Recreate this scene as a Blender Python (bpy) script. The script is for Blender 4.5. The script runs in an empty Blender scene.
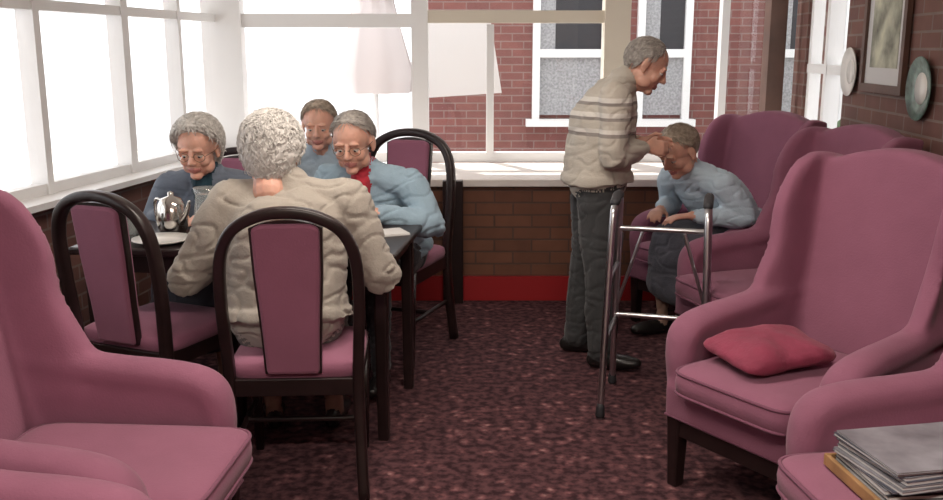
import bpy, math, random
from math import sin, cos, pi, radians, sqrt
from mathutils import Vector as V, Matrix, noise
from mathutils.kdtree import KDTree
random.seed(7)
S = bpy.context.scene
S.view_settings.view_transform = 'Standard'
COL = S.collection

# ------------------------------------------------------------------ materials
def nmat(name):
    m = bpy.data.materials.new(name); m.use_nodes = True
    nt = m.node_tree
    return m, nt, nt.nodes, nt.links, nt.nodes['Principled BSDF']

def mat(name, col, rough=.6, metal=0, bump=0, bscale=60, var=0, vscale=6, sheen=0, spec=.5, bump2=0, b2scale=8, alpha=1, trans=0, sss=0):
    m, nt, N, L, b = nmat(name)
    b.inputs['Base Color'].default_value = (*col, 1)
    b.inputs['Roughness'].default_value = rough
    b.inputs['Metallic'].default_value = metal
    b.inputs['Specular IOR Level'].default_value = spec
    b.inputs['Sheen Weight'].default_value = sheen
    b.inputs['Transmission Weight'].default_value = trans
    if sss:
        b.inputs['Subsurface Weight'].default_value = sss; b.inputs['Subsurface Scale'].default_value = .02
        b.inputs['Subsurface Radius'].default_value = (1, .4, .25)
    tc = N.new('ShaderNodeTexCoord')
    if var:
        n = N.new('ShaderNodeTexNoise'); n.inputs['Scale'].default_value = vscale; n.inputs['Detail'].default_value = 5
        L.new(tc.outputs['Object'], n.inputs['Vector'])
        r = N.new('ShaderNodeValToRGB')
        r.color_ramp.elements[0].position = .3; r.color_ramp.elements[1].position = .7
        r.color_ramp.elements[0].color = (*[c*(1-var) for c in col], 1)
        r.color_ramp.elements[1].color = (*[min(1, c*(1+var)) for c in col], 1)
        L.new(n.outputs['Fac'], r.inputs['Fac']); L.new(r.outputs['Color'], b.inputs['Base Color'])
    prev = None
    for st, sc, dist in ((bump, bscale, .004), (bump2, b2scale, .02)):
        if st:
            n = N.new('ShaderNodeTexNoise'); n.inputs['Scale'].default_value = sc; n.inputs['Detail'].default_value = 4
            L.new(tc.outputs['Object'], n.inputs['Vector'])
            bp = N.new('ShaderNodeBump'); bp.inputs['Strength'].default_value = st; bp.inputs['Distance'].default_value = dist
            L.new(n.outputs['Fac'], bp.inputs['Height'])
            if prev: L.new(prev.outputs['Normal'], bp.inputs['Normal'])
            L.new(bp.outputs['Normal'], b.inputs['Normal']); prev = bp
    return m

def brick_mat(name, c1, c2, mortar):
    m, nt, N, L, b = nmat(name)
    tc = N.new('ShaderNodeTexCoord'); sx = N.new('ShaderNodeSeparateXYZ'); ad = N.new('ShaderNodeMath'); cb = N.new('ShaderNodeCombineXYZ')
    L.new(tc.outputs['Object'], sx.inputs[0]); L.new(sx.outputs['X'], ad.inputs[0]); L.new(sx.outputs['Y'], ad.inputs[1])
    L.new(ad.outputs[0], cb.inputs['X']); L.new(sx.outputs['Z'], cb.inputs['Y'])
    br = N.new('ShaderNodeTexBrick'); L.new(cb.outputs[0], br.inputs['Vector'])
    br.inputs['Scale'].default_value = 1; br.inputs['Brick Width'].default_value = .225; br.inputs['Row Height'].default_value = .075
    br.inputs['Mortar Size'].default_value = .006
    br.inputs['Color1'].default_value = (*c1, 1); br.inputs['Color2'].default_value = (*c2, 1); br.inputs['Mortar'].default_value = (*mortar, 1)
    n = N.new('ShaderNodeTexNoise'); n.inputs['Scale'].default_value = 9; L.new(tc.outputs['Object'], n.inputs['Vector'])
    mx = N.new('ShaderNodeMix'); mx.data_type = 'RGBA'; mx.blend_type = 'MULTIPLY'; mx.inputs['Factor'].default_value = .6
    hs = N.new('ShaderNodeValToRGB'); L.new(n.outputs['Fac'], hs.inputs['Fac'])
    hs.color_ramp.elements[0].color = (.55, .55, .55, 1); hs.color_ramp.elements[1].color = (1.2, 1.2, 1.2, 1)
    L.new(br.outputs['Color'], mx.inputs['A']); L.new(hs.outputs['Color'], mx.inputs['B'])
    L.new(mx.outputs['Result'], b.inputs['Base Color'])
    bp = N.new('ShaderNodeBump'); bp.inputs['Strength'].default_value = .6; bp.inputs['Distance'].default_value = .01; bp.invert = True
    L.new(br.outputs['Fac'], bp.inputs['Height']); L.new(bp.outputs['Normal'], b.inputs['Normal'])
    b.inputs['Roughness'].default_value = .8
    return m

def carpet_mat():
    m, nt, N, L, b = nmat('carpet')
    tc = N.new('ShaderNodeTexCoord')
    vo = N.new('ShaderNodeTexVoronoi'); vo.inputs['Scale'].default_value = 15; L.new(tc.outputs['Object'], vo.inputs['Vector'])
    r = N.new('ShaderNodeValToRGB'); L.new(vo.outputs['Distance'], r.inputs['Fac'])
    e = r.color_ramp.elements
    e[0].position = .0; e[0].color = (.34, .20, .19, 1); e[1].position = .42; e[1].color = (.095, .045, .050, 1)
    k = e.new(.2); k.color = (.17, .075, .080, 1)
    n = N.new('ShaderNodeTexNoise'); n.inputs['Scale'].default_value = 30; n.inputs['Detail'].default_value = 3; L.new(tc.outputs['Object'], n.inputs['Vector'])
    r2 = N.new('ShaderNodeValToRGB'); L.new(n.outputs['Fac'], r2.inputs['Fac'])
    r2.color_ramp.elements[0].position = .38; r2.color_ramp.elements[0].color = (.38, .36, .40, 1)
    r2.color_ramp.elements[1].position = .62; r2.color_ramp.elements[1].color = (1.2, 1.15, 1.15, 1)
    mx = N.new('ShaderNodeMix'); mx.data_type = 'RGBA'; mx.blend_type = 'MULTIPLY'; mx.inputs['Factor'].default_value = 1
    L.new(r.outputs['Color'], mx.inputs['A']); L.new(r2.outputs['Color'], mx.inputs['B']); L.new(mx.outputs['Result'], b.inputs['Base Color'])
    bp = N.new('ShaderNodeBump'); bp.inputs['Strength'].default_value = .5; bp.inputs['Distance'].default_value = .005
    L.new(n.outputs['Fac'], bp.inputs['Height']); L.new(bp.outputs['Normal'], b.inputs['Normal'])
    b.inputs['Roughness'].default_value = .95; b.inputs['Specular IOR Level'].default_value = .15
    return m

def stripe_mat():
    m, nt, N, L, b = nmat('striped_knit')
    tc = N.new('ShaderNodeTexCoord'); sx = N.new('ShaderNodeSeparateXYZ'); L.new(tc.outputs['Object'], sx.inputs[0])
    mr = N.new('ShaderNodeMapRange'); mr.inputs['From Min'].default_value = .85; mr.inputs['From Max'].default_value = 1.45
    L.new(sx.outputs['Z'], mr.inputs['Value'])
    r = N.new('ShaderNodeValToRGB'); L.new(mr.outputs['Result'], r.inputs['Fac']); r.color_ramp.interpolation = 'CONSTANT'
    cr = (.50, .46, .40); gy = (.28, .25, .23); wh = (.66, .63, .58)
    e = r.color_ramp.elements; e[0].position = 0; e[0].color = (*cr, 1); e[1].position = .96; e[1].color = (*cr, 1)
    for p, c in ((.44, gy), (.465, wh), (.50, cr), (.56, gy), (.585, wh), (.62, cr), (.67, gy), (.695, wh), (.73, cr)):
        k = e.new(p); k.color = (*c, 1)
    L.new(r.outputs['Color'], b.inputs['Base Color']); b.inputs['Roughness'].default_value = .9
    n = N.new('ShaderNodeTexNoise'); n.inputs['Scale'].default_value = 150; L.new(tc.outputs['Object'], n.inputs['Vector'])
    bp = N.new('ShaderNodeBump'); bp.inputs['Strength'].default_value = .5; bp.inputs['Distance'].default_value = .005
    L.new(n.outputs['Fac'], bp.inputs['Height']); L.new(bp.outputs['Normal'], b.inputs['Normal'])
    return m

def glass_mat():
    m = bpy.data.materials.new('window_glass'); m.use_nodes = True
    N = m.node_tree.nodes; L = m.node_tree.links; N.clear()
    o = N.new('ShaderNodeOutputMaterial'); mx = N.new('ShaderNodeMixShader'); t = N.new('ShaderNodeBsdfTransparent'); g = N.new('ShaderNodeBsdfGlossy')
    g.inputs['Roughness'].default_value = .02; mx.inputs[0].default_value = .04
    L.new(t.outputs[0], mx.inputs[1]); L.new(g.outputs[0], mx.inputs[2]); L.new(mx.outputs[0], o.inputs[0])
    return m
def emis(name, col, st):
    m, nt, N, L, b = nmat(name)
    b.inputs['Emission Color'].default_value = (*col, 1); b.inputs['Emission Strength'].default_value = st
    return m

M = dict(
 purple=mat('mauve_upholstery', (.285, .112, .172), .85, bump=.25, bscale=160, var=.08, vscale=5, sheen=.12, spec=.15),
 purpled=mat('mauve_upholstery_dark', (.20, .075, .12), .85, bump=.25, bscale=160, var=.07, sheen=.1, spec=.15),
 pink=mat('pink_cushion_cloth', (.26, .035, .075), .8, bump=.3, bscale=150, bump2=.6, b2scale=14, sheen=.1, var=.15, vscale=14),
 wood=mat('dark_wood', (.018, .009, .009), .35, var=.3, vscale=14),
 tan=mat('tan_wood', (.34, .19, .08), .5, var=.2, vscale=14),
 brown=mat('brown_wood', (.10, .05, .035), .5, var=.2),
 white=mat('white_frame', (.80, .80, .80), .45),
 cream=mat('cream_paint', (.66, .60, .50), .6),
 ledge=mat('ledge_white', (.85, .80, .76), .5),
 brick=brick_mat('brick_low', (.21, .09, .052), (.165, .07, .042), (.12, .065, .048)),
 brickw=brick_mat('brick_right', (.19, .085, .065), (.145, .065, .055), (.21, .15, .13)),
 bricko=brick_mat('brick_outside', (.22, .08, .068), (.18, .066, .06), (.25, .17, .155)),
 red=mat('red_skirting', (.36, .018, .022), .4),
 carpet=carpet_mat(), glass=glass_mat(),
 ceil=mat('ceiling_paint', (.75, .70, .64), .9),
 plaster=mat('plaster', (.52, .43, .36), .9),
 alu=mat('aluminium', (.62, .63, .65), .28, metal=1),
 rubber=mat('dark_rubber', (.03, .03, .035), .6),
 steel=mat('steel', (.6, .58, .55), .15, metal=1),
 china=mat('china', (.8, .78, .74), .2),
 chinag=mat('green_china', (.13, .20, .17), .3, var=.6, vscale=25),
 jug=mat('glassware', (.85, .9, .9), .05, trans=.85),
 paper=mat('paper', (.62, .61, .60), .7),
 print=mat('printed_cover', (.10, .11, .15), .3, var=.5, vscale=9),
 print2=mat('printed_cover_light', (.27, .27, .30), .3, var=.4, vscale=9),
 skin=mat('skin', (.66, .37, .28), .5, bump=.3, bscale=90, var=.13, vscale=18, sss=.25),
 lip=mat('lips', (.45, .17, .15), .5),
 eye=mat('eye_white', (.50, .45, .41), .2), iris=mat('iris', (.03, .03, .04), .1),
 shoe=mat('black_shoe', (.015, .013, .013), .35),
 stocking=mat('stocking', (.35, .22, .17), .6),
 frame=mat('spectacle_frame', (.14, .09, .06), .3),
 patio=mat('patio_concrete', (.80, .79, .77), .9, var=.08),
 pale=mat('pale_render', (.82, .82, .84), .9, var=.05),
 leaf=mat('hedge_leaf', (.10, .17, .08), .8, var=.6, vscale=12, bump2=1, b2scale=30),
 net=mat('net_curtain', (.33, .33, .34), .9, var=.3, vscale=45),
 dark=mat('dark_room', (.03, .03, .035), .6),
 art=mat('picture_print', (.36, .36, .27), .6, var=.75, vscale=7),
 fillglow=emis('fill_panel_glow', (1, .93, .84), 3),  # glow for the added overhead fill panels
 canvas=mat('canvas', (.75, .74, .74), .9), canvasg=mat('canvas_grey', (.62, .56, .55), .9),
)

# ------------------------------------------------------------------ mesh helpers
def mk(name, prims, parent=None, smooth=True, loc=None, rot=None, keep=False, bevel=0):
    vs = []; fs = []; mi = []; mats = []
    for v, f, m in prims:
        o = len(vs); vs += [tuple(p) for p in v]
        if m not in mats: mats.append(m)
        k = mats.index(m)
        fs += [[i+o for i in q] for q in f]; mi += [k]*len(f)
    me = bpy.data.meshes.new(name); me.from_pydata(vs, [], fs); me.update()
    for m in mats: me.materials.append(m)
    me.polygons.foreach_set('material_index', mi)
    me.polygons.foreach_set('use_smooth', [smooth]*len(fs))
    ob = bpy.data.objects.new(name, me); COL.objects.link(ob)
    if bevel:
        bv = ob.modifiers.new('b', 'BEVEL'); bv.width = bevel; bv.segments = 2; bv.limit_method = 'ANGLE'
        for p in me.polygons: p.use_smooth = False
    if loc is not None: ob.location = loc
    if rot is not None: ob.rotation_euler = rot
    if parent:
        ob.parent = parent
        if keep: ob.matrix_parent_inverse = parent_m(parent).inverted()
    return ob
def parent_m(e): return Matrix.LocRotScale(e.location, e.rotation_euler, e.scale)
def empty(name, loc=(0, 0, 0), yaw=0):
    e = bpy.data.objects.new(name, None); COL.objects.link(e); e.location = loc; e.rotation_euler = (0, 0, radians(yaw)); e.empty_display_size = .1
    return e

def box(x0, x1, y0, y1, z0, z1, m):
    v = [(x, y, z) for z in (z0, z1) for y in (y0, y1) for x in (x0, x1)]
    return (v, [[0, 2, 3, 1], [4, 5, 7, 6], [0, 1, 5, 4], [2, 6, 7, 3], [0, 4, 6, 2], [1, 3, 7, 5]], m)

def catmull(pts, n=6):
    pts = [V(p) for p in pts]; out = []
    q = [pts[0]*2-pts[1]]+pts+[pts[-1]*2-pts[-2]]
    for i in range(1, len(q)-2):
        for k in range(n):
            t = k/n
            out.append(.5*((2*q[i])+(-q[i-1]+q[i+1])*t+(2*q[i-1]-5*q[i]+4*q[i+1]-q[i+2])*t*t+(-q[i-1]+3*q[i]-3*q[i+1]+q[i+2])*t**3))
    out.append(pts[-1]); return out

def sweep(pts, rad, m, ref=(1, 0, 0), seg=12, caps=True, sq=1.0, step=0):
    pts = [V(p) for p in pts]
    if not isinstance(rad, (list, tuple)): rad = [rad]*len(pts)
    if isinstance(rad, tuple): rad = [rad]*len(pts)
    R = [(r, r) if not isinstance(r, tuple) else r for r in rad]
    if step:
        p2 = []; r2 = []
        for i in range(len(pts)-1):
            n = max(1, int((pts[i+1]-pts[i]).length/step))
            for k in range(n):
                t = k/n; p2.append(pts[i].lerp(pts[i+1], t)); r2.append((R[i][0]*(1-t)+R[i+1][0]*t, R[i][1]*(1-t)+R[i+1][1]*t))
        p2.append(pts[-1]); r2.append(R[-1]); pts, R = p2, r2
    n = len(pts); T = []
    for i in range(n):
        a = pts[max(i-1, 0)]; b = pts[min(i+1, n-1)]; d = b-a
        T.append(d.normalized() if d.length > 1e-9 else V((0, 0, 1)))
    rings = []
    if caps:
        r = min(R[0])
        for a in (78, 52, 26): rings.append((pts[0]-T[0]*r*sin(radians(a)), T[0], (R[0][0]*cos(radians(a)), R[0][1]*cos(radians(a)))))
    for i in range(n): rings.append((pts[i], T[i], R[i]))
    if caps:
        r = min(R[-1])
        for a in (26, 52, 78): rings.append((pts[-1]+T[-1]*r*sin(radians(a)), T[-1], (R[-1][0]*cos(radians(a)), R[-1][1]*cos(radians(a)))))
    ref = V(ref); vs = []; last = None
    for c, t, r in rings:
        s = ref-t*ref.dot(t)
        if s.length < .15:
            s = last-t*last.dot(t) if last is not None else (V((0, 1, 0))-t*t.y)
            if s.length < .01: s = V((0, 0, 1))-t*t.z
        s.normalize(); last = s; u = t.cross(s)
        for k in range(seg):
            a = 2*pi*(k+.5)/seg; ca, sa = cos(a), sin(a)
            if sq != 1: ca = math.copysign(abs(ca)**sq, ca); sa = math.copysign(abs(sa)**sq, sa)
            vs.append(c+s*r[0]*ca+u*r[1]*sa)
    fs = []
    for i in range(len(rings)-1):
        for k in range(seg):
            a = i*seg+k; b = i*seg+(k+1) % seg; fs.append([a, b, b+seg, a+seg])
    fs.append(list(range(seg))[::-1]); o = (len(rings)-1)*seg; fs.append([o+k for k in range(seg)])
    return (vs, fs, m)

def ell(c, r, m, rows=10, seg=16, e1=1.0, e2=1.0, X=None):
    f = lambda w, e: math.copysign(abs(w)**e, w)
    vs = [V((0, 0, -r[2]))]
    for i in range(1, rows):
        a = -pi/2+pi*i/rows
        for k in range(seg):
            b = 2*pi*k/seg
            vs.append(V((r[0]*f(cos(a), e1)*f(cos(b), e2), r[1]*f(cos(a), e1)*f(sin(b), e2), r[2]*f(sin(a), e1))))
    vs.append(V((0, 0, r[2]))); fs = []
    for k in range(seg): fs.append([0, 1+(k+1) % seg, 1+k])
    for i in range(rows-2):
        for k in range(seg):
            a = 1+i*seg+k; b = 1+i*seg+(k+1) % seg; fs.append([a, b, b+seg, a+seg])
    o = 1+(rows-2)*seg; t = len(vs)-1
    for k in range(seg): fs.append([o+k, o+(k+1) % seg, t])
    if X is not None: vs = [X @ v for v in vs]
    c = V(c); return ([v+c for v in vs], fs, m)

def lathe(prof, m, c=(0, 0, 0), seg=24):
    vs = []; fs = []
    for r, z in prof:
        for k in range(seg): a = 2*pi*k/seg; vs.append((c[0]+r*cos(a), c[1]+r*sin(a), c[2]+z))
    for i in range(len(prof)-1):
        for k in range(seg):
            a = i*seg+k; b = i*seg+(k+1) % seg; fs.append([a, b, b+seg, a+seg])
    return (vs, fs, m)

def slab(outline, mapf, t0, t1, m):
    n = len(outline); vs = [mapf(a, b, t0) for a, b in outline]+[mapf(a, b, t1) for a, b in outline]
    fs = [list(range(n))[::-1], [n+i for i in range(n)]]
    for i in range(n): j = (i+1) % n; fs.append([i, j, n+j, n+i])
    return (vs, fs, m)

def fuse(name, prims, vox, it, parent=None, keep=False, fac=.5, folds=0):
    """union of closed prims -> one continuous surface, materials kept from the nearest source surface"""
    vs = []; fs = []; tg = []
    for v, f, m in prims:
        o = len(vs); vs += [tuple(p) for p in v]; fs += [[i+o for i in q] for q in f]; tg += [m]*len(v)
    me = bpy.data.meshes.new('tmp'); me.from_pydata(vs, [], fs); me.update()
    ob = bpy.data.objects.new('tmp', me); COL.objects.link(ob)
    r = ob.modifiers.new('r', 'REMESH'); r.mode = 'VOXEL'; r.voxel_size = vox; r.adaptivity = 0
    s = ob.modifiers.new('s', 'SMOOTH'); s.factor = fac; s.iterations = it
    dg = bpy.context.evaluated_depsgraph_get(); dg.update()
    nm = bpy.data.meshes.new_from_object(ob.evaluated_get(dg)); bpy.data.objects.remove(ob); bpy.data.meshes.remove(me)
    nm.name = name; nm.materials.clear(); mats = []
    for m in tg:
        if m not in mats: mats.append(m)
    for m in mats: nm.materials.append(m)
    if len(mats) > 1:
        pts = [(V(p), tg[i]) for i, p in enumerate(vs)]
        for q in fs:
            if len(q) != 4: continue
            a, b, c, d = [V(vs[i]) for i in q]
            L_ = max((a-b).length, (a-d).length)
            k = min(4, int(L_/.008)+1)
            if k < 2: continue
            for i in range(k):
                for j in range(k):
                    u, w = (i+.5)/k, (j+.5)/k
                    pts.append(((a*(1-u)+b*u)*(1-w)+(d*(1-u)+c*u)*w, tg[q[0]]))
        kd = KDTree(len(pts))
        for i, p in enumerate(pts): kd.insert(p[0], i)
        kd.balance(); idx = {id(m): i for i, m in enumerate(mats)}
        nm.polygons.foreach_set('material_index', [idx[id(pts[kd.find(p.center)[1]][1])] for p in nm.polygons])
    else: nm.polygons.foreach_set('material_index', [0]*len(nm.polygons))
    if folds:   # soft cloth folds on everything but skin
        sk = [i for i, m in enumerate(mats) if m in (M['skin'], M['shoe'])]
        cloth = [True]*len(nm.vertices)
        for p in nm.polygons:
            if p.material_index in sk:
                for i in p.vertices: cloth[i] = False
        nrm = [v.normal.copy() for v in nm.vertices]
        for i, v in enumerate(nm.vertices):
            if cloth[i]:
                q = v.co; n1 = noise.noise(V((q.x*9, q.y*9, q.z*4.5)))+.35*noise.noise(V((q.x*17+5, q.y*17, q.z*9)))
                # diagonal drag creases
                n2 = noise.noise(V((q.x*6+q.z*14, q.y*6, q.z*14-q.x*10)))
                v.co = q+nrm[i]*(n1*folds-.45*folds*max(0, 1-abs(n2)*7))
    nm.polygons.foreach_set('use_smooth', [True]*len(nm.polygons))
    o2 = bpy.data.objects.new(name, nm); COL.objects.link(o2)
    if parent:
        o2.parent = parent
        if keep: o2.matrix_parent_inverse = parent_m(parent).inverted()
    return o2

# ------------------------------------------------------------------ room
LW = lambda y: -1.66-.154*(6.48-y)     # left wall x
RW = lambda y: 1.65+.08*y              # right wall x
Y0, YW = -1.2, 6.48
mk('floor', [box(-3.4, 2.8, Y0, 6.6, -.05, 0, M['carpet'])], smooth=False)
mk('ceiling', [box(-3.4, 2.8, Y0, 6.7, 2.4, 2.5, M['ceil'])], smooth=False)
mk('wall_front', [box(-3.4, 2.8, Y0-.1, Y0, 0, 2.4, M['plaster'])], smooth=False)

def wall_obj(name, A, B, pieces, t, outward=1, zb=0):
    A = V((*A, 0)); B = V((*B, 0)); ang = math.atan2(B.y-A.y, B.x-A.x)
    pr = []
    for p in pieces:
        t0, t1 = (p[5], p[6]) if len(p) > 5 else (0, t)
        if outward < 0: t0, t1 = -t1, -t0
        pr.append(box(p[0], p[1], t0, t1, p[2], p[3], p[4]))
    return mk(name, pr, smooth=False, loc=A, rot=(0, 0, ang))
SZ = .80
Llen = (V((LW(YW), YW))-V((LW(Y0), Y0))).length
wall_obj('wall_left', (LW(Y0), Y0), (LW(YW), YW), [(0, Llen, 0, SZ, M['brickw']), (0, Llen, 2.2, 2.4, M['plaster']), (0, 3.4, SZ, 2.2, M['plaster'])], .12)
wall_obj('trim_1', (LW(Y0), Y0), (LW(YW), YW), [(0, Llen-.05, SZ, SZ+.03, M['white'], -.12, .14)], .12)
ws = 3.4
def frames(s0, s1, z0, z1, vert, horz, m, gl=True, w=.055):
    out = [(s0, s0+w, z0, z1, m, .02, .09), (s1-w, s1, z0, z1, m, .02, .09), (s0, s1, z0, z0+w, m, .021, .091), (s0, s1, z1-w, z1, m, .021, .091)]
    for v in vert:
        vv, ww = v if isinstance(v, tuple) else (v, w)
        out.append((vv-ww/2, vv+ww/2, z0, z1, m, .01, .10))
    for h in horz: out.append((s0, s1, h-w/2, h+w/2, m, .015, .095))
    if gl: out.append((s0+.01, s1-.01, z0+.01, z1-.01, M['glass'], .053, .057))
    return out
wall_obj('window_1', (LW(Y0), Y0), (LW(YW), YW), frames(ws, Llen-.02, SZ+.03, 2.2, [(4.1, .09), (4.9, .09), (5.7, .05), (6.5, .07), (7.15, .04)], [1.70], M['white'], w=.05), .1)
Rlen = (V((RW(YW), YW))-V((RW(Y0), Y0))).length
sR = lambda y: (y-Y0)*Rlen/(YW-Y0)
a, b = sR(5.36), sR(6.2)
wall_obj('wall_right', (RW(Y0), Y0), (RW(YW), YW), [(0, a, 0, 2.4, M['brickw']), (b, Rlen, 0, 2.4, M['brickw']), (a, b, 0, .92, M['brickw']), (a, b, 2.25, 2.4, M['brickw'])], .12, -1)
wall_obj('window_2', (RW(Y0), Y0), (RW(YW), YW), frames(a, b, .92, 2.25, [(a+b)/2], [1.38], M['white'])+[(a-.03, b+.03, .89, .93, M['white'], -.06, .1)], .1, -1)
wall_obj('baseboard_right', (RW(Y0), Y0), (RW(YW), YW), [(0, Rlen-.9, 0, .12, M['red'], -.015, .0)], .1, -1)
mk('wall_back', [box(LW(5.6)-.1, RW(5.6)+.1, 5.6, 6.5, 0, .70, M['brick']), box(LW(6.4), RW(6.4)+.1, 6.45, 6.57, 2.2, 2.4, M['plaster'])], smooth=False)
mk('trim_2', [box(LW(5.6)+.03, RW(5.6)-.02, 5.56, 6.42, .70, .745, M['ledge'])], smooth=False, bevel=.006)
mk('baseboard_back', [box(LW(5.6)+.02, RW(5.6)-.01, 5.575, 5.6, 0, .15, M['red'])], smooth=False)
mk('trim_3', [box(-.17, -.05, 5.5, 5.556, 0, .745, M['wood'])], smooth=False, bevel=.005)
X0 = LW(6.45); X1 = RW(6.45)
bw = []
def bb(x0, x1, z0, z1, m, d0=6.43, d1=6.52): bw.append(box(x0, x1, d0, d1, z0, z1, m))
bb(X0-.12, X0+.14, .745, 2.2, M['white'], 6.40, 6.53)
bb(-.40, -.29, .745, 2.2, M['white'], 6.425, 6.525); bb(.10, .15, .80, 1.66, M['white'])
bb(.88, 1.05, .745, 2.2, M['cream'], 6.40, 6.54); bb(1.66, 1.71, .80, 2.13, M['white']); bb(1.97, 2.08, .745, 2.2, M['brown'], 6.40, 6.54)
bb(X0+.1, 2.16, .746, .81, M['white'], 6.435, 6.515)
bb(X0+.1, -.35, 1.64, 1.73, M['white'], 6.435, 6.515); bb(-.35, .9, 1.67, 1.75, M['cream'], 6.432, 6.512); bb(X0+.1, 2.16, 2.13, 2.2, M['white'], 6.435, 6.515)
bb(X0+.1, 2.16, .78, 2.14, M['glass'], 6.475, 6.479)
mk('window_3', bw, smooth=False)

# ------------------------------------------------------------------ outside
mk('patio_ground', [box(-30, 30, 6.6, 40, -.2, -.1, M['patio']), box(-30, -3.45, -10, 6.6, -.2, -.1, M['patio']), box(2.85, 20, -10, 6.6, -.2, -.1, M['patio'])], smooth=False)
hb = [box(-.45, 7, 9.5, 9.8, -.1, 3.6, M['bricko'])]
for x0, x1 in ((.60, 1.34), (1.62, 2.15), (2.9, 3.7)):
    z0, z1 = .82, 2.5
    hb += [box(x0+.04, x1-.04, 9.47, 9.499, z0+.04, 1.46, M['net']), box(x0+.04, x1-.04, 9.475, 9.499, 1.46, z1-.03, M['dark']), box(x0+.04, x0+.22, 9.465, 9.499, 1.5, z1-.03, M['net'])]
    w = .07
    hb += [box(x0, x0+w, 9.42, 9.5, z0, z1, M['white']), box(x1-w, x1, 9.42, 9.5, z0, z1, M['white']), box(x0-.06, x1+.06, 9.38, 9.5, z0-.07, z0, M['white']),
           box(x0+.01, x1-.01, 9.425, 9.5, 1.42, 1.5, M['white']), box(x0+.01, x1-.01, 9.425, 9.5, z1-w, z1, M['white'])]
mk('neighbouring_brick_house', hb, smooth=False)
mk('garden_wall', [box(-9, -8.8, 0, 18, -.1, 1.5, M['pale']), box(-9, -.45, 16, 16.2, -.1, 1.3, M['pale'])], smooth=False)
ps = [sweep([(0, 0, -.1), (0, 0, 2.6)], .025, M['white'])]
n = 16; vs = [V((0, 0, 2.55))]; fs = []
for j, (r, z) in enumerate(((.12, 2.2), (.24, 1.7), (.36, 1.3), (.34, 1.12))):
    for k in range(n): rr = r*(1 if k % 2 else .8); vs.append(V((rr*cos(2*pi*k/n), rr*sin(2*pi*k/n), z)))
for k in range(n): fs.append([0, 1+k, 1+(k+1) % n])
for j in range(3):
    for k in range(n): fs.append([1+j*n+k, 1+j*n+(k+1) % n, 1+(j+1)*n+(k+1) % n, 1+(j+1)*n+k])
ps.append((vs, fs, M['canvasg'])); mk('closed_parasol', ps, loc=(-.86, 8.6, 0))
mk('awning_panel', [slab([(-.38, 1.12), (.24, 1.16), (.14, 1.78), (-.36, 1.78)], lambda a, b, t: (a, 7.6+t, b), 0, .02, M['canvas']), sweep([(-.38, 7.61, 1.78), (-.38, 7.61, -.1)], .02, M['white'])], smooth=False)
bp = []
for i in range(26):
    bp.append(ell((random.uniform(-.3, .3), random.uniform(-1.3, 1.1), random.uniform(.2, 2.3)), (.32, .4, .3), M['leaf']))
mk('garden_hedge', bp, loc=(3.7, 7.4, -.1))

# ------------------------------------------------------------------ wall decorations
AT = math.degrees(math.atan(.08))
def wallpos(y, off=.02): return V((RW(y)-off, y, 0))
e = empty('framed_picture', wallpos(4.70, .008)+V((0, 0, 1.66)), -AT)
mk('frame', [box(-.024, .0, -.30, .30, -.37, -.33, M['brown']), box(-.024, 0, -.30, .30, .33, .37, M['brown']), box(-.024, 0, -.30, -.26, -.33, .33, M['brown']), box(-.024, 0, .26, .30, -.33, .33, M['brown'])], e, smooth=False)
mk('mount', [box(-.008, .0, -.27, .27, -.34, .34, M['paper'])], e, smooth=False)
mk('print', [box(-.011, -.008, -.19, .19, -.25, .25, M['art'])], e, smooth=False)
def plate(y, z, r, m, m2):
    pr = [(0, .0), (r*.6, .0), (r*.65, .006), (r, .022), (r*.99, .027), (r*.62, .012), (0, .008)]
    v, f, _ = lathe(pr, m, seg=32); v = [(-p[2], p[0], p[1]) for p in v]
    v2, f2, _ = lathe([(0, .0085), (r*.5, .010), (r*.5, .013), (0, .012)], m2, seg=32); v2 = [(-p[2], p[0], p[1]) for p in v2]
    mk('decorative_wall_plate', [(v, f, m), (v2, f2, m2)], loc=wallpos(y, .004)+V((0, 0, z)), rot=(0, 0, radians(-AT)))
plate(4.20, 1.33, .14, M['chinag'], M['china']); plate(5.20, 1.38, .13, M['china'], M['china'])

for (x, y, p) in ((0, .5, 62), (-.1, 3.0, 28)):  # added overhead fill fixtures out of view, put in to brighten the interior
    e = empty('added_fill_light', (x, y, 2.4))
    mk('fill_housing', [box(-.62, .62, -.13, .13, -.05, 0, M['white'])], e, smooth=False)
    mk('fill_panel', [box(-.6, .6, -.11, .11, -.065, -.05, M['fillglow'])], e, smooth=False)
    ld = bpy.data.lights.new('fill_area', 'AREA'); ld.shape = 'RECTANGLE'; ld.size = 1.2; ld.size_y = .2; ld.energy = p; ld.color = (1, .89, .78)
    lo = bpy.data.objects.new('fill_area', ld); COL.objects.link(lo); lo.parent = e; lo.location = (0, 0, -.075)

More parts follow.
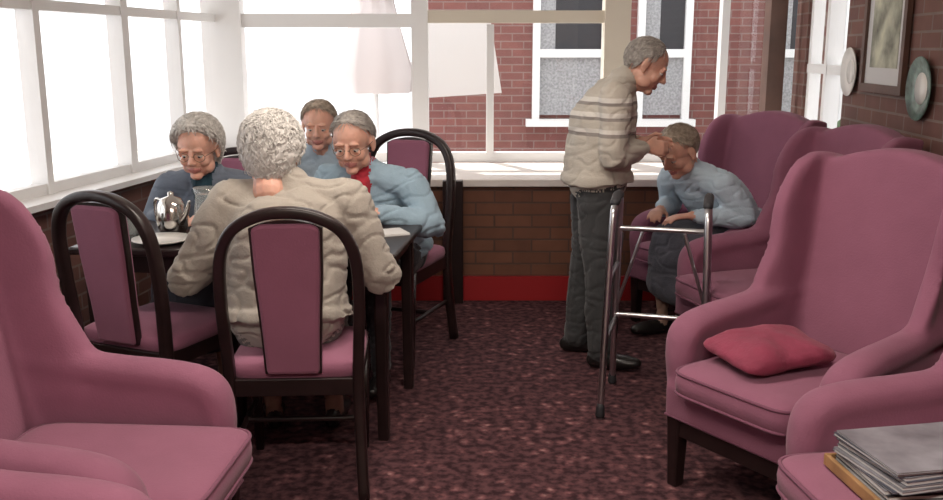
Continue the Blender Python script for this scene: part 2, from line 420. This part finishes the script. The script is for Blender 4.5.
# ------------------------------------------------------------------ wing chair
RK = .19
def rake(p):
    p = V(p)
    if p.z > .45: p.y -= RK*(p.z-.45)
    return p
pm = M['purple']; up = []
top = [(x/20*.30, 1.10+.065*(.5+.5*cos(pi*x/20))**.6) for x in range(-20, 21)]
out = [(-.26, .30), (-.265, .45)]+top+[(.265, .45), (.26, .30)]
up.append(slab(out, lambda a, b, t: rake((a, t, b)), -.36, -.25, pm))
wing = catmull([(0, -.36, .50), (0, -.05, .54), (0, -.05, .64), (0, -.10, .80), (0, -.10, .96), (0, -.14, 1.08), (0, -.23, 1.135), (0, -.36, 1.12)], 6)
for s in (-1, 1):
    wo = [(p.y, p.z) for p in wing]
    fl = lambda a, b: max(0, a+.3)*.13*max(0, min(1, (b-.55)/.12))
    up.append(slab(wo, lambda a, b, t, s=s: rake((s*(.285+t+fl(a, b)), a, b)), -.031 if s > 0 else .031, .031 if s > 0 else -.031, pm))
    up.append(box(min(s*.26, s*.345), max(s*.26, s*.345), -.36, .24, .25, .56, pm))
    up.append(sweep(catmull([(s*.30, -.30, .64), (s*.305, -.05, .60), (s*.31, .15, .58), (s*.312, .245, .55), (s*.308, .275, .48), (s*.30, .275, .37), (s*.298, .27, .29)], 5),
                    [(.055+.012*min(1, i/14), .048) if i < 17 else (.067-.022*(i-17)/13, .048-.008*(i-17)/13) for i in range(31)], pm, ref=(1, 0, 0)))
up.append(box(-.32, .32, -.36, .33, .25, .375, pm))
wing_mesh = fuse('upholstery', up, .010, 26).data
bpy.data.objects.remove(bpy.data.objects['upholstery'])
def seam(hx, hy, y, z): return sweep([(hx*.985*math.copysign(abs(cos(t))**.22, cos(t)), y+hy*.985*math.copysign(abs(sin(t))**.22, sin(t)), z) for t in [2*pi*i/64 for i in range(65)]], .006, M['purpled'], ref=(0, 0, 1), seg=6)
def cushion_prims(m, hx=.243, hy=.32, y=.085, z=.42):
    return [ell((0, y, z), (hx, hy, .062), m, rows=14, seg=48, e1=.45, e2=.22), seam(hx, hy, y, z+.035), seam(hx, hy, y, z-.035)]
def wing_chair(x, y, yaw, s=1):
    e = empty('wingback_armchair', (x, y, 0), yaw); e.scale = (s, s, s)
    o = bpy.data.objects.new('upholstery', wing_mesh); COL.objects.link(o); o.parent = e
    mk('seat_cushion', cushion_prims(pm), e)
    mk('base_piping', [sweep([(-.315, .325, .262), (.315, .325, .262)], .006, M['purpled'], ref=(0, 0, 1), seg=6)], e)
    w = M['wood']
    mk('wood_rails', [box(-.31, .31, .27, .31, .19, .265, w), box(-.31, .31, -.35, -.31, .19, .265, w), box(-.315, -.275, -.33, .3, .19, .265, w), box(.275, .315, -.33, .3, .19, .265, w)], e, bevel=.004)
    for i, (a, b) in enumerate(((-.29, .29), (.29, .29), (-.29, -.33), (.29, -.33))):
        mk('leg_%d' % (i+1), [sweep([(a, b, .26), (a, b+(.0 if b > 0 else -.04), 0)], [(.03, .03), (.021, .021)], w, seg=16, caps=False, sq=.3)], e, smooth=False)
    return e
wing_chair(1.12, 3.01, 123.5)
wing_chair(1.21, 2.12, 97)
wing_chair(1.33, 5.06, 123.5)
wing_chair(1.39, 4.20, 108)
wing_chair(-1.02, 2.28, -94)
wing_chair(-.97, 1.51, -93)
v, f, m = ell((0, 0, 0), (.175, .14, .055), M['pink'], rows=14, seg=48, e1=1.0, e2=.45)
vv = []
for p in v:
    p = V(p); k = max(0, abs(p.x)/.175*abs(p.y)/.14); p.x *= 1+.12*k; p.y *= 1+.12*k; p.z += .014*noise.noise(p*11); vv.append(p)
mk('scatter_cushion', [(vv, f, m)], loc=(.98, 2.98, .533), rot=(radians(3), radians(-2), radians(20)))

# ------------------------------------------------------------------ dining chair
def dining_chair(x, y, yaw, s=1):
    e = empty('dining_chair', (x, y, 0), yaw); e.scale = (s, s, s); w = M['wood']
    half = [(-.225, -.27, 0), (-.215, -.225, .25), (-.212, -.215, .45), (-.222, -.235, .68), (-.215, -.255, .84), (-.175, -.27, .935), (-.095, -.28, .985), (0, -.283, 1.0)]
    path = catmull(half+[(-a, b, c) for a, b, c in half[-2::-1]], 6)
    mk('back_frame', [sweep(path, (.024, .019), w, ref=(0, 1, 0), seg=16, caps=False, sq=.5)], e)
    yy = lambda z: -.215-.12*(z-.45)
    ol = [(-.088, .45), (-.094, .6), (-.106, .8), (-.110, .95)]+[(-.110+.220*i/8, .955+.022*sin(pi*i/8)) for i in range(1, 8)]+[(.110, .95), (.106, .8), (.094, .6), (.088, .45)]
    mk('back_panel_border', [slab(ol, lambda a, b, t: (a*1.05, yy(b)+t, b), -.012, .012, w)], e, smooth=False)
    mk('back_panel', [slab(ol, lambda a, b, t: (a*.98, yy(b)+t, min(b, .965)), -.026, .03, pm)], e, bevel=.012)
    mk('seat', [ell((0, .01, .45), (.225, .225, .04), pm, rows=12, seg=40, e1=.5, e2=.25)], e)
    mk('seat_rails', [box(-.215, .215, .19, .215, .37, .43, w), box(-.21, .21, -.225, -.2, .37, .43, w), box(-.218, -.195, -.22, .2, .37, .43, w), box(.195, .218, -.22, .2, .37, .43, w)], e, bevel=.003)
    for i, sx in enumerate((-1, 1)):
        mk('front_leg_%d' % (i+1), [sweep([(sx*.205, .2, .43), (sx*.2, .205, 0)], [(.021, .021), (.015, .015)], w, seg=16, caps=False, sq=.4)], e)
        mk('stretcher_%d' % (i+1), [sweep([(sx*.208, -.23, .2), (sx*.203, .2, .2)], .010, w, ref=(0, 0, 1))], e)
    mk('stretcher_3', [sweep([(-.2, 0, .2), (.2, 0, .2)], .010, w, ref=(0, 0, 1))], e)
    return e
dining_chair(-.60, 3.2, 3)
dining_chair(-1.20, 3.52, -24)
dining_chair(-.42, 4.62, 160, 1.08)
dining_chair(-.80, 5.12, 180)
dining_chair(-1.20, 4.48, 174)

# table
te = empty('dining_table', (-.86, 3.84, 0), -6); w = M['wood']
mk('table_top', [box(-.66, .62, -.36, .34, .725, .755, w)], te, bevel=.008)
mk('apron', [box(-.60, .56, -.31, -.285, .65, .725, w), box(-.60, .56, .265, .29, .65, .725, w), box(-.60, -.575, -.3, .28, .65, .725, w), box(.535, .56, -.3, .28, .65, .725, w)], te, smooth=False)
for i, (a, b) in enumerate(((-.59, -.3), (.55, -.3), (-.59, .28), (.55, .28))):
    mk('leg_%d' % (i+1), [sweep([(a, b, .725), (a, b, 0)], [(.028, .028), (.021, .021)], w, seg=16, caps=False, sq=.3)], te, smooth=False)
TZ = .756
def cup(x, y):
    mk('tea_cup_and_saucer', [lathe([(0, 0), (.04, 0), (.072, .012), (.072, .015), (.04, .005), (0, .005)], M['china']),
        lathe([(.022, .006), (.03, .02), (.04, .045), (.042, .068), (.039, .068), (.036, .045), (.0, .02)], M['china']),
        sweep([(.038, 0, .058), (.062, 0, .052), (.06, 0, .03), (.035, 0, .024)], .004, M['china'], ref=(0, 1, 0), seg=8)], loc=(x, y, TZ))
cup(-.84, 4.07); cup(-.76, 3.84); cup(-1.42, 3.84)
mk('dinner_plate', [lathe([(0, 0), (.07, 0), (.115, .014), (.115, .018), (.07, .006), (0, .006)], M['china'])], loc=(-1.22, 3.65, TZ))
tp = [lathe([(0, 0), (.05, 0), (.062, .03), (.066, .07), (.055, .12), (.04, .145), (.012, .155), (.012, .17), (0, .175)], M['steel']),
     sweep([(.055, 0, .05), (.09, 0, .09), (.115, 0, .14)], [.014, .01, .007], M['steel'], ref=(0, 1, 0)),
     sweep(catmull([(-.05, 0, .13), (-.10, 0, .13), (-.10, 0, .06), (-.06, 0, .04)]), .006, M['steel'], ref=(0, 1, 0))]
mk('teapot', tp, loc=(-1.235, 3.84, TZ), rot=(0, 0, -.6))
mk('glass_water_jug', [lathe([(0, 0), (.05, 0), (.055, .04), (.048, .12), (.042, .17), (.05, .20), (.047, .20), (.038, .17), (.044, .12), (.05, .04), (.045, .006), (0, .006)], M['jug']),
     sweep(catmull([(.045, 0, .17), (.09, 0, .16), (.09, 0, .08), (.052, 0, .05)]), .007, M['jug'], ref=(0, 1, 0))], loc=(-1.07, 3.77, TZ))
for x, y in ((-1.00, 3.90), (-1.36, 3.70)):
    mk('drinking_glass', [lathe([(0, 0), (.028, 0), (.034, .11), (.032, .11), (.026, .006), (0, .006)], M['jug'])], loc=(x, y, TZ))
mk('folded_newspaper', [box(-.10, .10, -.07, .07, 0, .004, M['paper']), box(-.095, .1, -.068, .065, .004, .008, M['paper'])], loc=(-.37, 3.82, TZ), rot=(0, 0, .4), smooth=False)

# ------------------------------------------------------------------ walking frame
wk = empty('walking_frame', (.79, 3.86, 0), -15)
al = M['alu']
def side(sx):
    n = (sx*.205, -.225, 0); f = (sx*.205, .20, 0)
    pts = catmull([n, (sx*.197, -.18, .45), (sx*.188, -.145, .80), (sx*.185, -.11, .87), (sx*.185, -.03, .90), (sx*.185, .09, .88), (sx*.188, .13, .80), (sx*.197, .17, .45), f], 6)
    k = 1 if sx < 0 else 2
    mk('side_tube_%d' % k, [sweep(pts, .0145, al, ref=(1, 0, 0), seg=12)], wk)
    mk('grip_%d' % k, [sweep([(sx*.185, -.10, .888), (sx*.185, -.02, .905), (sx*.185, .07, .898)], .020, M['rubber'])], wk)
    mk('side_bar_%d' % k, [sweep([(sx*.20, -.195, .32), (sx*.20, .18, .32)], .010, al), sweep([(sx*.193, -.165, .58), (sx*.193, .15, .58)], .010, al)], wk)
    for i, q in enumerate((n, f)):
        mk('ferrule_%d' % (i+1+(2 if sx > 0 else 0)), [sweep([(q[0], q[1], .017), (q[0], q[1], .05)], [.02, .017], M['rubber'])], wk)
side(-1); side(1)
mk('cross_bars', [sweep([(-.188, .135, .74), (.188, .135, .74)], .011, al, ref=(0, 0, 1)), sweep([(-.20, .175, .34), (.20, .175, .34)], .011, al, ref=(0, 0, 1)),
                  sweep([(-.20, .175, .36), (-.09, .15, .72)], .008, al, ref=(0, 0, 1)), sweep([(.20, .175, .36), (.09, .15, .72)], .008, al, ref=(0, 0, 1))], wk)

# magazines on seat of near chair, in a shallow wooden tray
tr = empty('wooden_tray', (1.08, 2.08, .485), 6)
mk('base', [box(-.175, .21, -.13, .13, 0, .010, M['tan'])], tr, smooth=False)
mk('rims', [box(-.187, -.175, -.13, .13, 0, .03, M['tan']), box(.21, .222, -.13, .13, 0, .03, M['tan']), box(-.187, .222, -.142, -.13, 0, .03, M['tan']), box(-.187, .222, .13, .142, 0, .03, M['tan'])], tr, bevel=.003)
zz = .4955; st = []
for i in range(12):
    h = random.choice((.005, .008, .010)); a = random.uniform(-.05, .05)+(.12 if i > 4 else 0); c, s = cos(a), sin(a); dx, dy = random.uniform(-.008, .008), random.uniform(-.01, .01)
    cv = random.choice((M['print'], M['print2'], M['dark'], M['print2']))
    if i == 11: cv = M['print2']
    if i < 4: dx = dy = a = 0; c, s = 1, 0
    for k, m_ in ((0, M['paper']), (1, cv), (2, cv)):
        z0, z1 = ((zz+.001, zz+h-.001), (zz, zz+.001), (zz+h-.001, zz+h))[k]; q = .0 if k == 0 else .002
        v, f, _ = box(-.165-q, .19+q, -.12-q, .12+q, z0, z1, m_)
        st.append(([(x*c-y*s+dx, x*s+y*c+dy, z) for x, y, z in v], f, m_))
    zz += h+.0005
mk('magazine_stack', st, smooth=False, loc=(1.08, 2.08, 0), rot=(0, 0, radians(6)))

# ------------------------------------------------------------------ people
def unit(v): return V(v).normalized()
def hand(P, wr, d, n, s, curl=.35, m=None, k=1.0):
    m = m or M['skin']; d = unit(d); n = V(n); n = (n-d*n.dot(d)).normalized(); s_ = d.cross(n)
    if s_.dot(V(s)) < 0: s_ = -s_
    s = s_; wr = V(wr)
    P.append(sweep([wr-d*.02, wr+d*.02, wr+d*.055*k, wr+d*.085*k], [(.026, .02), (.030, .016), (.039, .014), (.038, .011)], m, ref=s, step=.01, seg=14))
    for i, ln in enumerate((.072, .08, .074, .058)):
        b = wr+d*.085*k+s*(.029-.0195*i)-d*(.004 if i in (0, 3) else 0)-d*(.006 if i == 3 else 0)
        dd = (d+s*(.10-.07*i)).normalized(); pts = [b-d*.02, b]; a = 0
        for fr_ in (.45, .3, .25):
            a += curl; di = dd*cos(a)+n*sin(a); pts.append(pts[-1]+di*ln*fr_*k)
        P.append(sweep(pts, [.0095, .0093, .0085, .008, .0068], m, step=.008, seg=10, ref=s))
    b = wr+d*.022*k+s*.022; d1 = (d*.62+s*.62+n*.35).normalized(); d2 = (d*.9+s*.2+n*.4).normalized()
    P.append(sweep([b, b+d1*.042*k, b+d1*.042*k+d2*.03*k], [.014, .011, .0085], m, step=.008, seg=10, ref=n))

def head(par, c, fwd, upv, hairm, style, glasses=False, k=1.0):
    c = V(c); f = unit(fwd); u = V(upv); u = (u-f*u.dot(f)).normalized(); r = f.cross(u)
    X = Matrix((r, f, u)).transposed()*k
    def T(pr): return ([X @ V(p)+c for p in pr[0]], pr[1], pr[2])
    sk = M['skin']; P = []
    P.append(ell((0, -.015, .03), (.076, .095, .083), sk, 16, 24))
    P.append(ell((0, .018, -.03), (.060, .066, .085), sk, 16, 24))
    P.append(ell((0, .060, -.093), (.026, .022, .019), sk))
    for s in (-1, 1):
        P.append(ell((s*.036, .052, -.032), (.024, .026, .024), sk))
        P.append(ell((s*.044, .018, -.068), (.020, .037, .028), sk))
        P.append(ell((s*.031, .0685, .007), (.0165, .0128, .010), sk))
        P.append(ell((s*.031, .068, -.0125), (.016, .011, .005), sk))
        P.append(ell((s*.03, .077, .022), (.022, .009, .007), sk))
        P.append(ell((s*.080, -.008, -.005), (.007, .018, .033), sk, X=Matrix.Rotation(s*.35, 3, 'Z')))
        P.append(ell((s*.078, -.004, -.03), (.008, .010, .012), sk))
        P.append(ell((s*.010, .092, -.030), (.008, .009, .007), sk))
    P.append(sweep([(0, .078, .018), (0, .089, -.004), (0, .100, -.025)], [.008, .009, .0115], sk, step=.006))
    P.append(sweep([(-.024, .074, -.061), (0, .0845, -.058), (.024, .074, -.061)], [.003, .0055, .003], M['lip'], step=.005, seg=8, ref=(0, 0, 1)))
    P.append(sweep([(-.020, .073, -.069), (0, .083, -.070), (.020, .073, -.069)], [.003, .006, .003], M['lip'], step=.005, seg=8, ref=(0, 0, 1)))
    P.append(sweep([(0, -.02, -.05), (0, -.035, -.14)], [.05, .053], sk, step=.02))
    fuse('head', [T(p) for p in P], .0038*k, 2, par, True)
    E = []
    for s in (-1, 1):
        E.append(T(ell((s*.031, .0690, -.0035), (.0115, .0115, .0095), M['eye'], 10, 14)))
        E.append(T(ell((s*.030, .0785, -.005), (.0052, .0025, .0045), M['iris'], 6, 10)))
    mk('eyes', E, par, keep=True)
    th = {'curly': .026, 'short': .008, 'bald': .006}[style]
    C = V((0, -.015, .03)); R0 = V((.076, .095, .083))
    def cover(d):
        x, y, z = d
        hl = {'curly': .24, 'short': .14, 'bald': -.12}[style]
        if style == 'bald': hl += .35*min(1, abs(x)*1.3)
        a = hl-(y*.95-z*.62)+.07*noise.noise(V((x*4, y*4, z*4)))
        lo = z+(.95 if style == 'curly' else .62) if y < -.15 else z+(.42 if style == 'curly' else .16)
        return max(0, min(1, min(a, lo)/.14))
    def surf(d):
        q = V((d.x*R0.x, d.y*R0.y, d.z*R0.z))
        if d.z < 0 and d.y < 0: q.z *= 1+(.9 if style == 'curly' else .3)*min(1, -d.y*1.5); q.y += .03*d.z*d.z*min(1, -d.y*2)
        return q
    v, fc, _ = ell((0, 0, 0), (1, 1, 1), hairm, 44, 70); hv = []
    for p in v:
        d = V(p); cv = cover(d); q = surf(d)
        nz = noise.noise(d*(6 if style == 'curly' else 5))*.5+.5*noise.noise(d*13)
        off = -.014*(1-cv)+cv*(th*(1+.6*nz)+.001)
        hv.append(C+q+V((d.x, d.y, d.z))*off)
    H = [T((hv, fc, hairm))]
    n = {'curly': 2200, 'short': 1700, 'bald': 1100}[style]; cnt = 0; tries = 0
    while cnt < n and tries < 14000:
        tries += 1
        d = V((random.gauss(0, 1), random.gauss(0, 1), random.gauss(0, 1))).normalized()
        if cover(d) < .25+.4*random.random(): continue
        cnt += 1
        p = C+surf(d)+d*th*.75*cover(d)
        comb = V((d.x*.6, -.5+d.y*.3, -.8)); comb = comb-d*comb.dot(d)
        if comb.length < .01: comb = V((0, -1, 0))
        g = .6 if style == 'curly' else .22
        comb = (comb.normalized()+V((random.gauss(0, g), random.gauss(0, g), random.gauss(0, g)))).normalized(); comb = (comb-d*comb.dot(d)).normalized()
        ln = random.uniform(.022, .042)
        if style == 'curly': pts = [p, p+comb*ln*.4+d*.010, p+comb*ln*.8+d*.009, p+comb*ln-d*.001]
        else: pts = [p, p+comb*ln*.4+d*.003, p+comb*ln*.8+d*.002, p+comb*ln*1.2-d*.003]
        H.append(T(sweep(pts, [.0011, .0015, .0013, .0005], hairm, seg=4, caps=False, ref=d)))
    mk('hair', H, par, keep=True)
    if glasses:
        G = []
        for s in (-1, 1):
            G.append(T(sweep([(s*.033+.023*cos(t), .090-.006*abs(cos(t)), -.004+.018*sin(t)) for t in [2*pi*i/20 for i in range(21)]], .0013, M['frame'], seg=6, ref=(0, 1, 0))))
            G.append(T(sweep([(s*.056, .084, .0), (s*.079, .04, .004), (s*.083, -.01, .004)], .0013, M['frame'], seg=6, ref=(0, 0, 1))))
        G.append(T(sweep([(-.011, .091, .0), (0, .094, .002), (.011, .091, 0)], .0014, M['frame'], seg=6, ref=(0, 0, 1))))
        mk('glasses', G, par, keep=True)

def person(name, J, top, low, shoe=None, hairm=None, style='short', glasses=False, shirt=None, skirt=False, legm=None, bulk=1.0, extra=None, hk=1.0, belly=0, folds=.006, collar=.028):
    J = {k: V(v) if not (isinstance(v, tuple) and isinstance(v[0], (tuple, V))) else v for k, v in J.items()}
    e = empty(name, (J['P'].x, J['P'].y, 0))
    side = unit(J['shR']-J['shL']); P = []
    p, w_, c, n, h = J['P'], J['W'], J['C'], J['N'], J['H']
    b = bulk; st = .022
    u_ = c.lerp(n, .55)
    P.append(sweep([p+V((0, 0, .03)), p.lerp(w_, .5), w_, w_.lerp(c, .5), c, u_, n], [(.165*b, .12*b), (.168*b, .128*b), (.16*b, .125*b+belly), (.165*b, .128*b+belly*.7), (.17*b, .128*b), (.165*b, .10*b), (.085, .07)], top, ref=side, step=st, seg=26))
    ax = unit(w_-p)
    P.append(sweep([p+ax*.01, p+ax*.05], [(.182*b, .142*b), (.178*b, .136*b)], top, ref=side, step=.01, seg=32, caps=False))    # rib hem
    P.append(sweep([J['hiL'], J['hiR']], [(.095, .09)]*2, low, ref=(0, 0, 1), step=st, seg=16))
    hb_ = h-unit(J['up'])*.06*hk-unit(J['f'])*.03
    P.append(sweep([n-(hb_-n)*.3, hb_], [.056, .05], M['skin'], step=st))
    P.append(sweep([n, n+(hb_-n).normalized()*collar], [.074, .066], shirt or top, step=.01))   # collar
    for s in 'LR':
        sh, el, wr = J['sh'+s], J['el'+s], J['wr'+s]
        P.append(sweep([n-V((0, 0, .02)), sh], [.065, .062*b], top, step=st, seg=14))
        P.append(sweep([sh, sh.lerp(el, .5), el, el.lerp(wr, .35), wr], [.066*b, .061*b, .054*b, .052*b, .038], top, step=st*.8, seg=16))
        fa = unit(wr-el)
        P.append(sweep([wr-fa*.02, wr+fa*.012], [.038, .039], top, step=.006, caps=False, seg=16))
        P.append(sweep([wr-fa*.02, wr+fa*.035], [.024, .024], M['skin'], step=.01))
        d, nn, sd = J['hd'+s][:3]; cu = J['hd'+s][3] if len(J['hd'+s]) > 3 else .35
        hand(P, wr+fa*.03, d, nn, sd, cu)
        hi, kn, an = J['hi'+s], J['kn'+s], J['an'+s]
        P.append(sweep([hi, hi.lerp(kn, .5), kn], [.092*b, .082, .064], low, step=st, seg=16))
        lm = legm or low; rr = [.062, .058, .052] if not legm else [.056, .052, .034]
        P.append(sweep([kn, kn.lerp(an, .4), an], rr, lm, step=st, seg=16))
        td = unit(J['toe'+s]); sm = shoe or M['shoe']; g = V((an.x, an.y, .042))
        P.append(sweep([g-td*.045, g+td*.03, g+td*.11, g+td*.165], [(.032, .036), (.038, .040), (.045, .034), (.036, .024)], sm, ref=td.cross(V((0, 0, 1))), step=.015, seg=16))
        P.append(sweep([an, g], [.036, .034], sm if not legm else legm, step=.015))
    if skirt:
        a = (J['hiL']+J['hiR'])/2; q = (J['knL']+J['knR'])/2; dn = (J['anL']+J['anR'])/2
        P.append(sweep([a, a.lerp(q, .5), q, q.lerp(dn, .25)+unit(q-a)*.03, q.lerp(dn, .6)+unit(q-a)*.03], [(.19, .10), (.20, .098), (.19, .085), (.19, .08), (.20, .09)], low, ref=side, step=st, seg=26))
    if shirt:
        fr_ = side.cross(V((0, 0, 1)))
        if fr_.dot(V(J['f'])) < 0: fr_ = -fr_
        P.append(sweep([n+fr_*.045, u_+fr_*.085*b, c+fr_*(.102*b), w_.lerp(c, .5)+fr_*.09*b], [.050, .045, .034, .022], shirt, step=.012, seg=20))
    if extra: P += extra
    fuse('body', P, .0078, 3, e, True, folds=folds)
    head(e, h, J['f'], J['up'], hairm, style, glasses, hk)
    return e

def seated(O, yaw, lean=.12, zs=0, nod=.35, hoff=(0, 0, 0), wr=None, el=None, shw=.175, turn=0):
    a = radians(yaw); R = Matrix.Rotation(a, 3, 'Z'); O = V((O[0], O[1], 0))
    T = lambda x, y, z: R @ V((x, y, z))+O
    D = lambda x, y, z: R @ V((x, y, z))
    ho = V(hoff); J = {}
    J['P'] = T(0, 0, .56); J['W'] = T(0, lean*.2, .69+zs*.3); J['C'] = T(0, lean*.65, .86+zs*.7); J['N'] = T(0, lean*1.15, 1.02+zs)
    J['H'] = T(ho.x, lean*1.15+.085+ho.y, 1.15+zs+ho.z)
    J['f'] = D(sin(turn), cos(turn), -nod); J['up'] = V((0, 0, 1))+D(0, nod*.9, 0)
    for s, k in (('L', -1), ('R', 1)):
        J['sh'+s] = T(k*shw, lean*1.0, .965+zs)
        J['el'+s] = T(*(el[s] if el else (k*.26, lean+.08, .76+zs)))
        J['wr'+s] = T(*(wr[s] if wr else (k*.13, lean+.27, .80)))
        J['hd'+s] = (D(-k*.5, .85, -.05), V((0, 0, -1)), D(-k, 0.2, 0), .3)
        J['hi'+s] = T(k*.085, .02, .555); J['kn'+s] = T(k*.11, .40, .545); J['an'+s] = T(k*.12, .40, .11); J['toe'+s] = D(k*.15, 1, 0)
    return J, T, D
cl = lambda n, c, **k: mat(n, c, .9, bump=.35, bscale=140, bump2=.35, b2scale=14, var=.08, sheen=.15, spec=.2, **k)
hair_w = mat('hair_white', (.62, .60, .57), .55, var=.2, vscale=60)
hair_w2 = mat('hair_offwhite', (.60, .58, .55), .55, var=.25, vscale=60)
hair_g = mat('hair_grey', (.40, .37, .34), .55, var=.3, vscale=60)
hair_s = mat('hair_sandy_grey', (.42, .35, .28), .55, var=.3, vscale=60)
# near woman, back to camera
J, T, D = seated((-.65, 3.22), 4, lean=.11, el={'L': (-.36, .10, .69), 'R': (.34, .10, .69)}, wr={'L': (-.22, .35, .81), 'R': (.20, .37, .81)}, shw=.20, hoff=(-.055, -.03, -.02), nod=.5)
person('seated_elderly_woman', J, cl('cardigan_grey', (.38, .345, .30)), cl('skirt_grey', (.16, .16, .15)), hairm=hair_w, style='curly', skirt=True, legm=M['stocking'], bulk=1.30, hk=1.12, folds=.016, collar=.055)
# left woman, faces camera
J, T, D = seated((-1.18, 4.41), 176, lean=.16, zs=-.075, nod=.30, wr={'L': (-.12, .33, .80), 'R': (.12, .33, .80)}, el={'L': (-.27, .17, .72), 'R': (.27, .17, .72)})
person('seated_elderly_woman', J, cl('cardigan_slate', (.15, .18, .23)), cl('skirt_dark', (.08, .08, .10)), hairm=hair_w2, style='curly', skirt=True, legm=M['stocking'], glasses=True, shirt=cl('blouse_dark', (.02, .05, .07)), hk=1.08, bulk=1.10, folds=.012)
# far man
J, T, D = seated((-.78, 5.06), 180, lean=.10, zs=-.03, nod=.2)
person('seated_elderly_man', J, cl('shirt_paleblue', (.38, .47, .55)), cl('trousers_grey', (.10, .10, .11)), hairm=hair_s, style='short', hk=1.04, folds=.010)
# blue cardigan
J, T, D = seated((-.39, 4.46), 161, lean=.22, zs=-.05, nod=.30, shw=.20, turn=-.15, hoff=(.02, 0, 0), el={'L': (-.31, .23, .73), 'R': (.29, .26, .74)}, wr={'L': (-.14, .40, .80), 'R': (.14, .40, .80)})
person('seated_elderly_man', J, cl('cardigan_blue', (.31, .43, .52)), cl('trousers_dark', (.06, .06, .07)), hairm=hair_g, style='short', glasses=True, shirt=cl('shirt_red', (.45, .035, .055)), bulk=1.18, hk=1.10, folds=.015)
# stooped person in armchair
J, T, D = seated((1.42, 5.02), 123.5, lean=.31, zs=-.135, nod=.6, hoff=(0, .01, -.02), el={'L': (-.26, .22, .67), 'R': (.26, .22, .67)}, wr={'L': (-.13, .42, .68), 'R': (.13, .42, .68)})
person('seated_elderly_woman', J, cl('cardigan_skyblue', (.50, .62, .72)), cl('skirt_navy', (.08, .08, .10)), hairm=hair_s, style='short', skirt=True, legm=M['stocking'], bulk=1.10, hk=1.10, folds=.012)
# standing man
J = dict(P=(.595, 4.45, .88), W=(.59, 4.45, 1.0), C=(.615, 4.45, 1.17), N=(.69, 4.45, 1.345), H=(.81, 4.44, 1.425), f=(.86, -.16, -.50), up=(.5, 0, .86),
  shL=(.645, 4.63, 1.285), shR=(.645, 4.27, 1.285), elL=(.66, 4.66, 1.03), elR=(.64, 4.22, 1.03), wrL=(.80, 4.56, 1.06), wrR=(.785, 4.37, 1.05),
  hdL=((.95, .0, -.05), (0, -1, -.3), (0, 0, 1), .5), hdR=((.95, .15, -.05), (0, 1, -.3), (0, 0, 1), .5),
  hiL=(.60, 4.53, .86), hiR=(.60, 4.37, .86), knL=(.575, 4.55, .48), knR=(.625, 4.35, .48), anL=(.52, 4.58, .10), anR=(.625, 4.32, .10), toeL=(1, -.1, 0), toeR=(1, -.3, 0))
trs = cl('trousers_charcoal', (.055, .057, .060))
person('standing_elderly_man', J, stripe_mat(), trs, hairm=hair_g, style='bald', bulk=1.22, hk=1.04, folds=.015,
       extra=[sweep([(.59, 4.55, .80), (.575, 4.55, .48), (.53, 4.575, .10)], [.108, .092, .070], trs, step=.02), sweep([(.60, 4.36, .80), (.622, 4.35, .48), (.62, 4.33, .10)], [.108, .092, .070], trs, step=.02)])

# ------------------------------------------------------------------ light + camera
w = bpy.data.worlds.new('World'); S.world = w; w.use_nodes = True
bg = w.node_tree.nodes['Background']; bg.inputs[0].default_value = (.96, .97, 1, 1); bg.inputs[1].default_value = 2.35
sd = bpy.data.lights.new('sun', 'SUN'); sd.energy = 6.5; sd.angle = radians(1.5); sd.color = (1, .95, .88)
so = bpy.data.objects.new('sun', sd); COL.objects.link(so); so.rotation_euler = V((.25, -.5, -.9)).to_track_quat('-Z', 'Y').to_euler(); so.location = (-3, 10, 8)
cd = bpy.data.cameras.new('camera'); cd.sensor_width = 36; cd.lens = 945/943*36; cd.clip_start = .05
co = bpy.data.objects.new('camera', cd); COL.objects.link(co); co.location = (0, 0, 1.5); co.rotation_euler = (radians(78), 0, 0)
S.camera = co
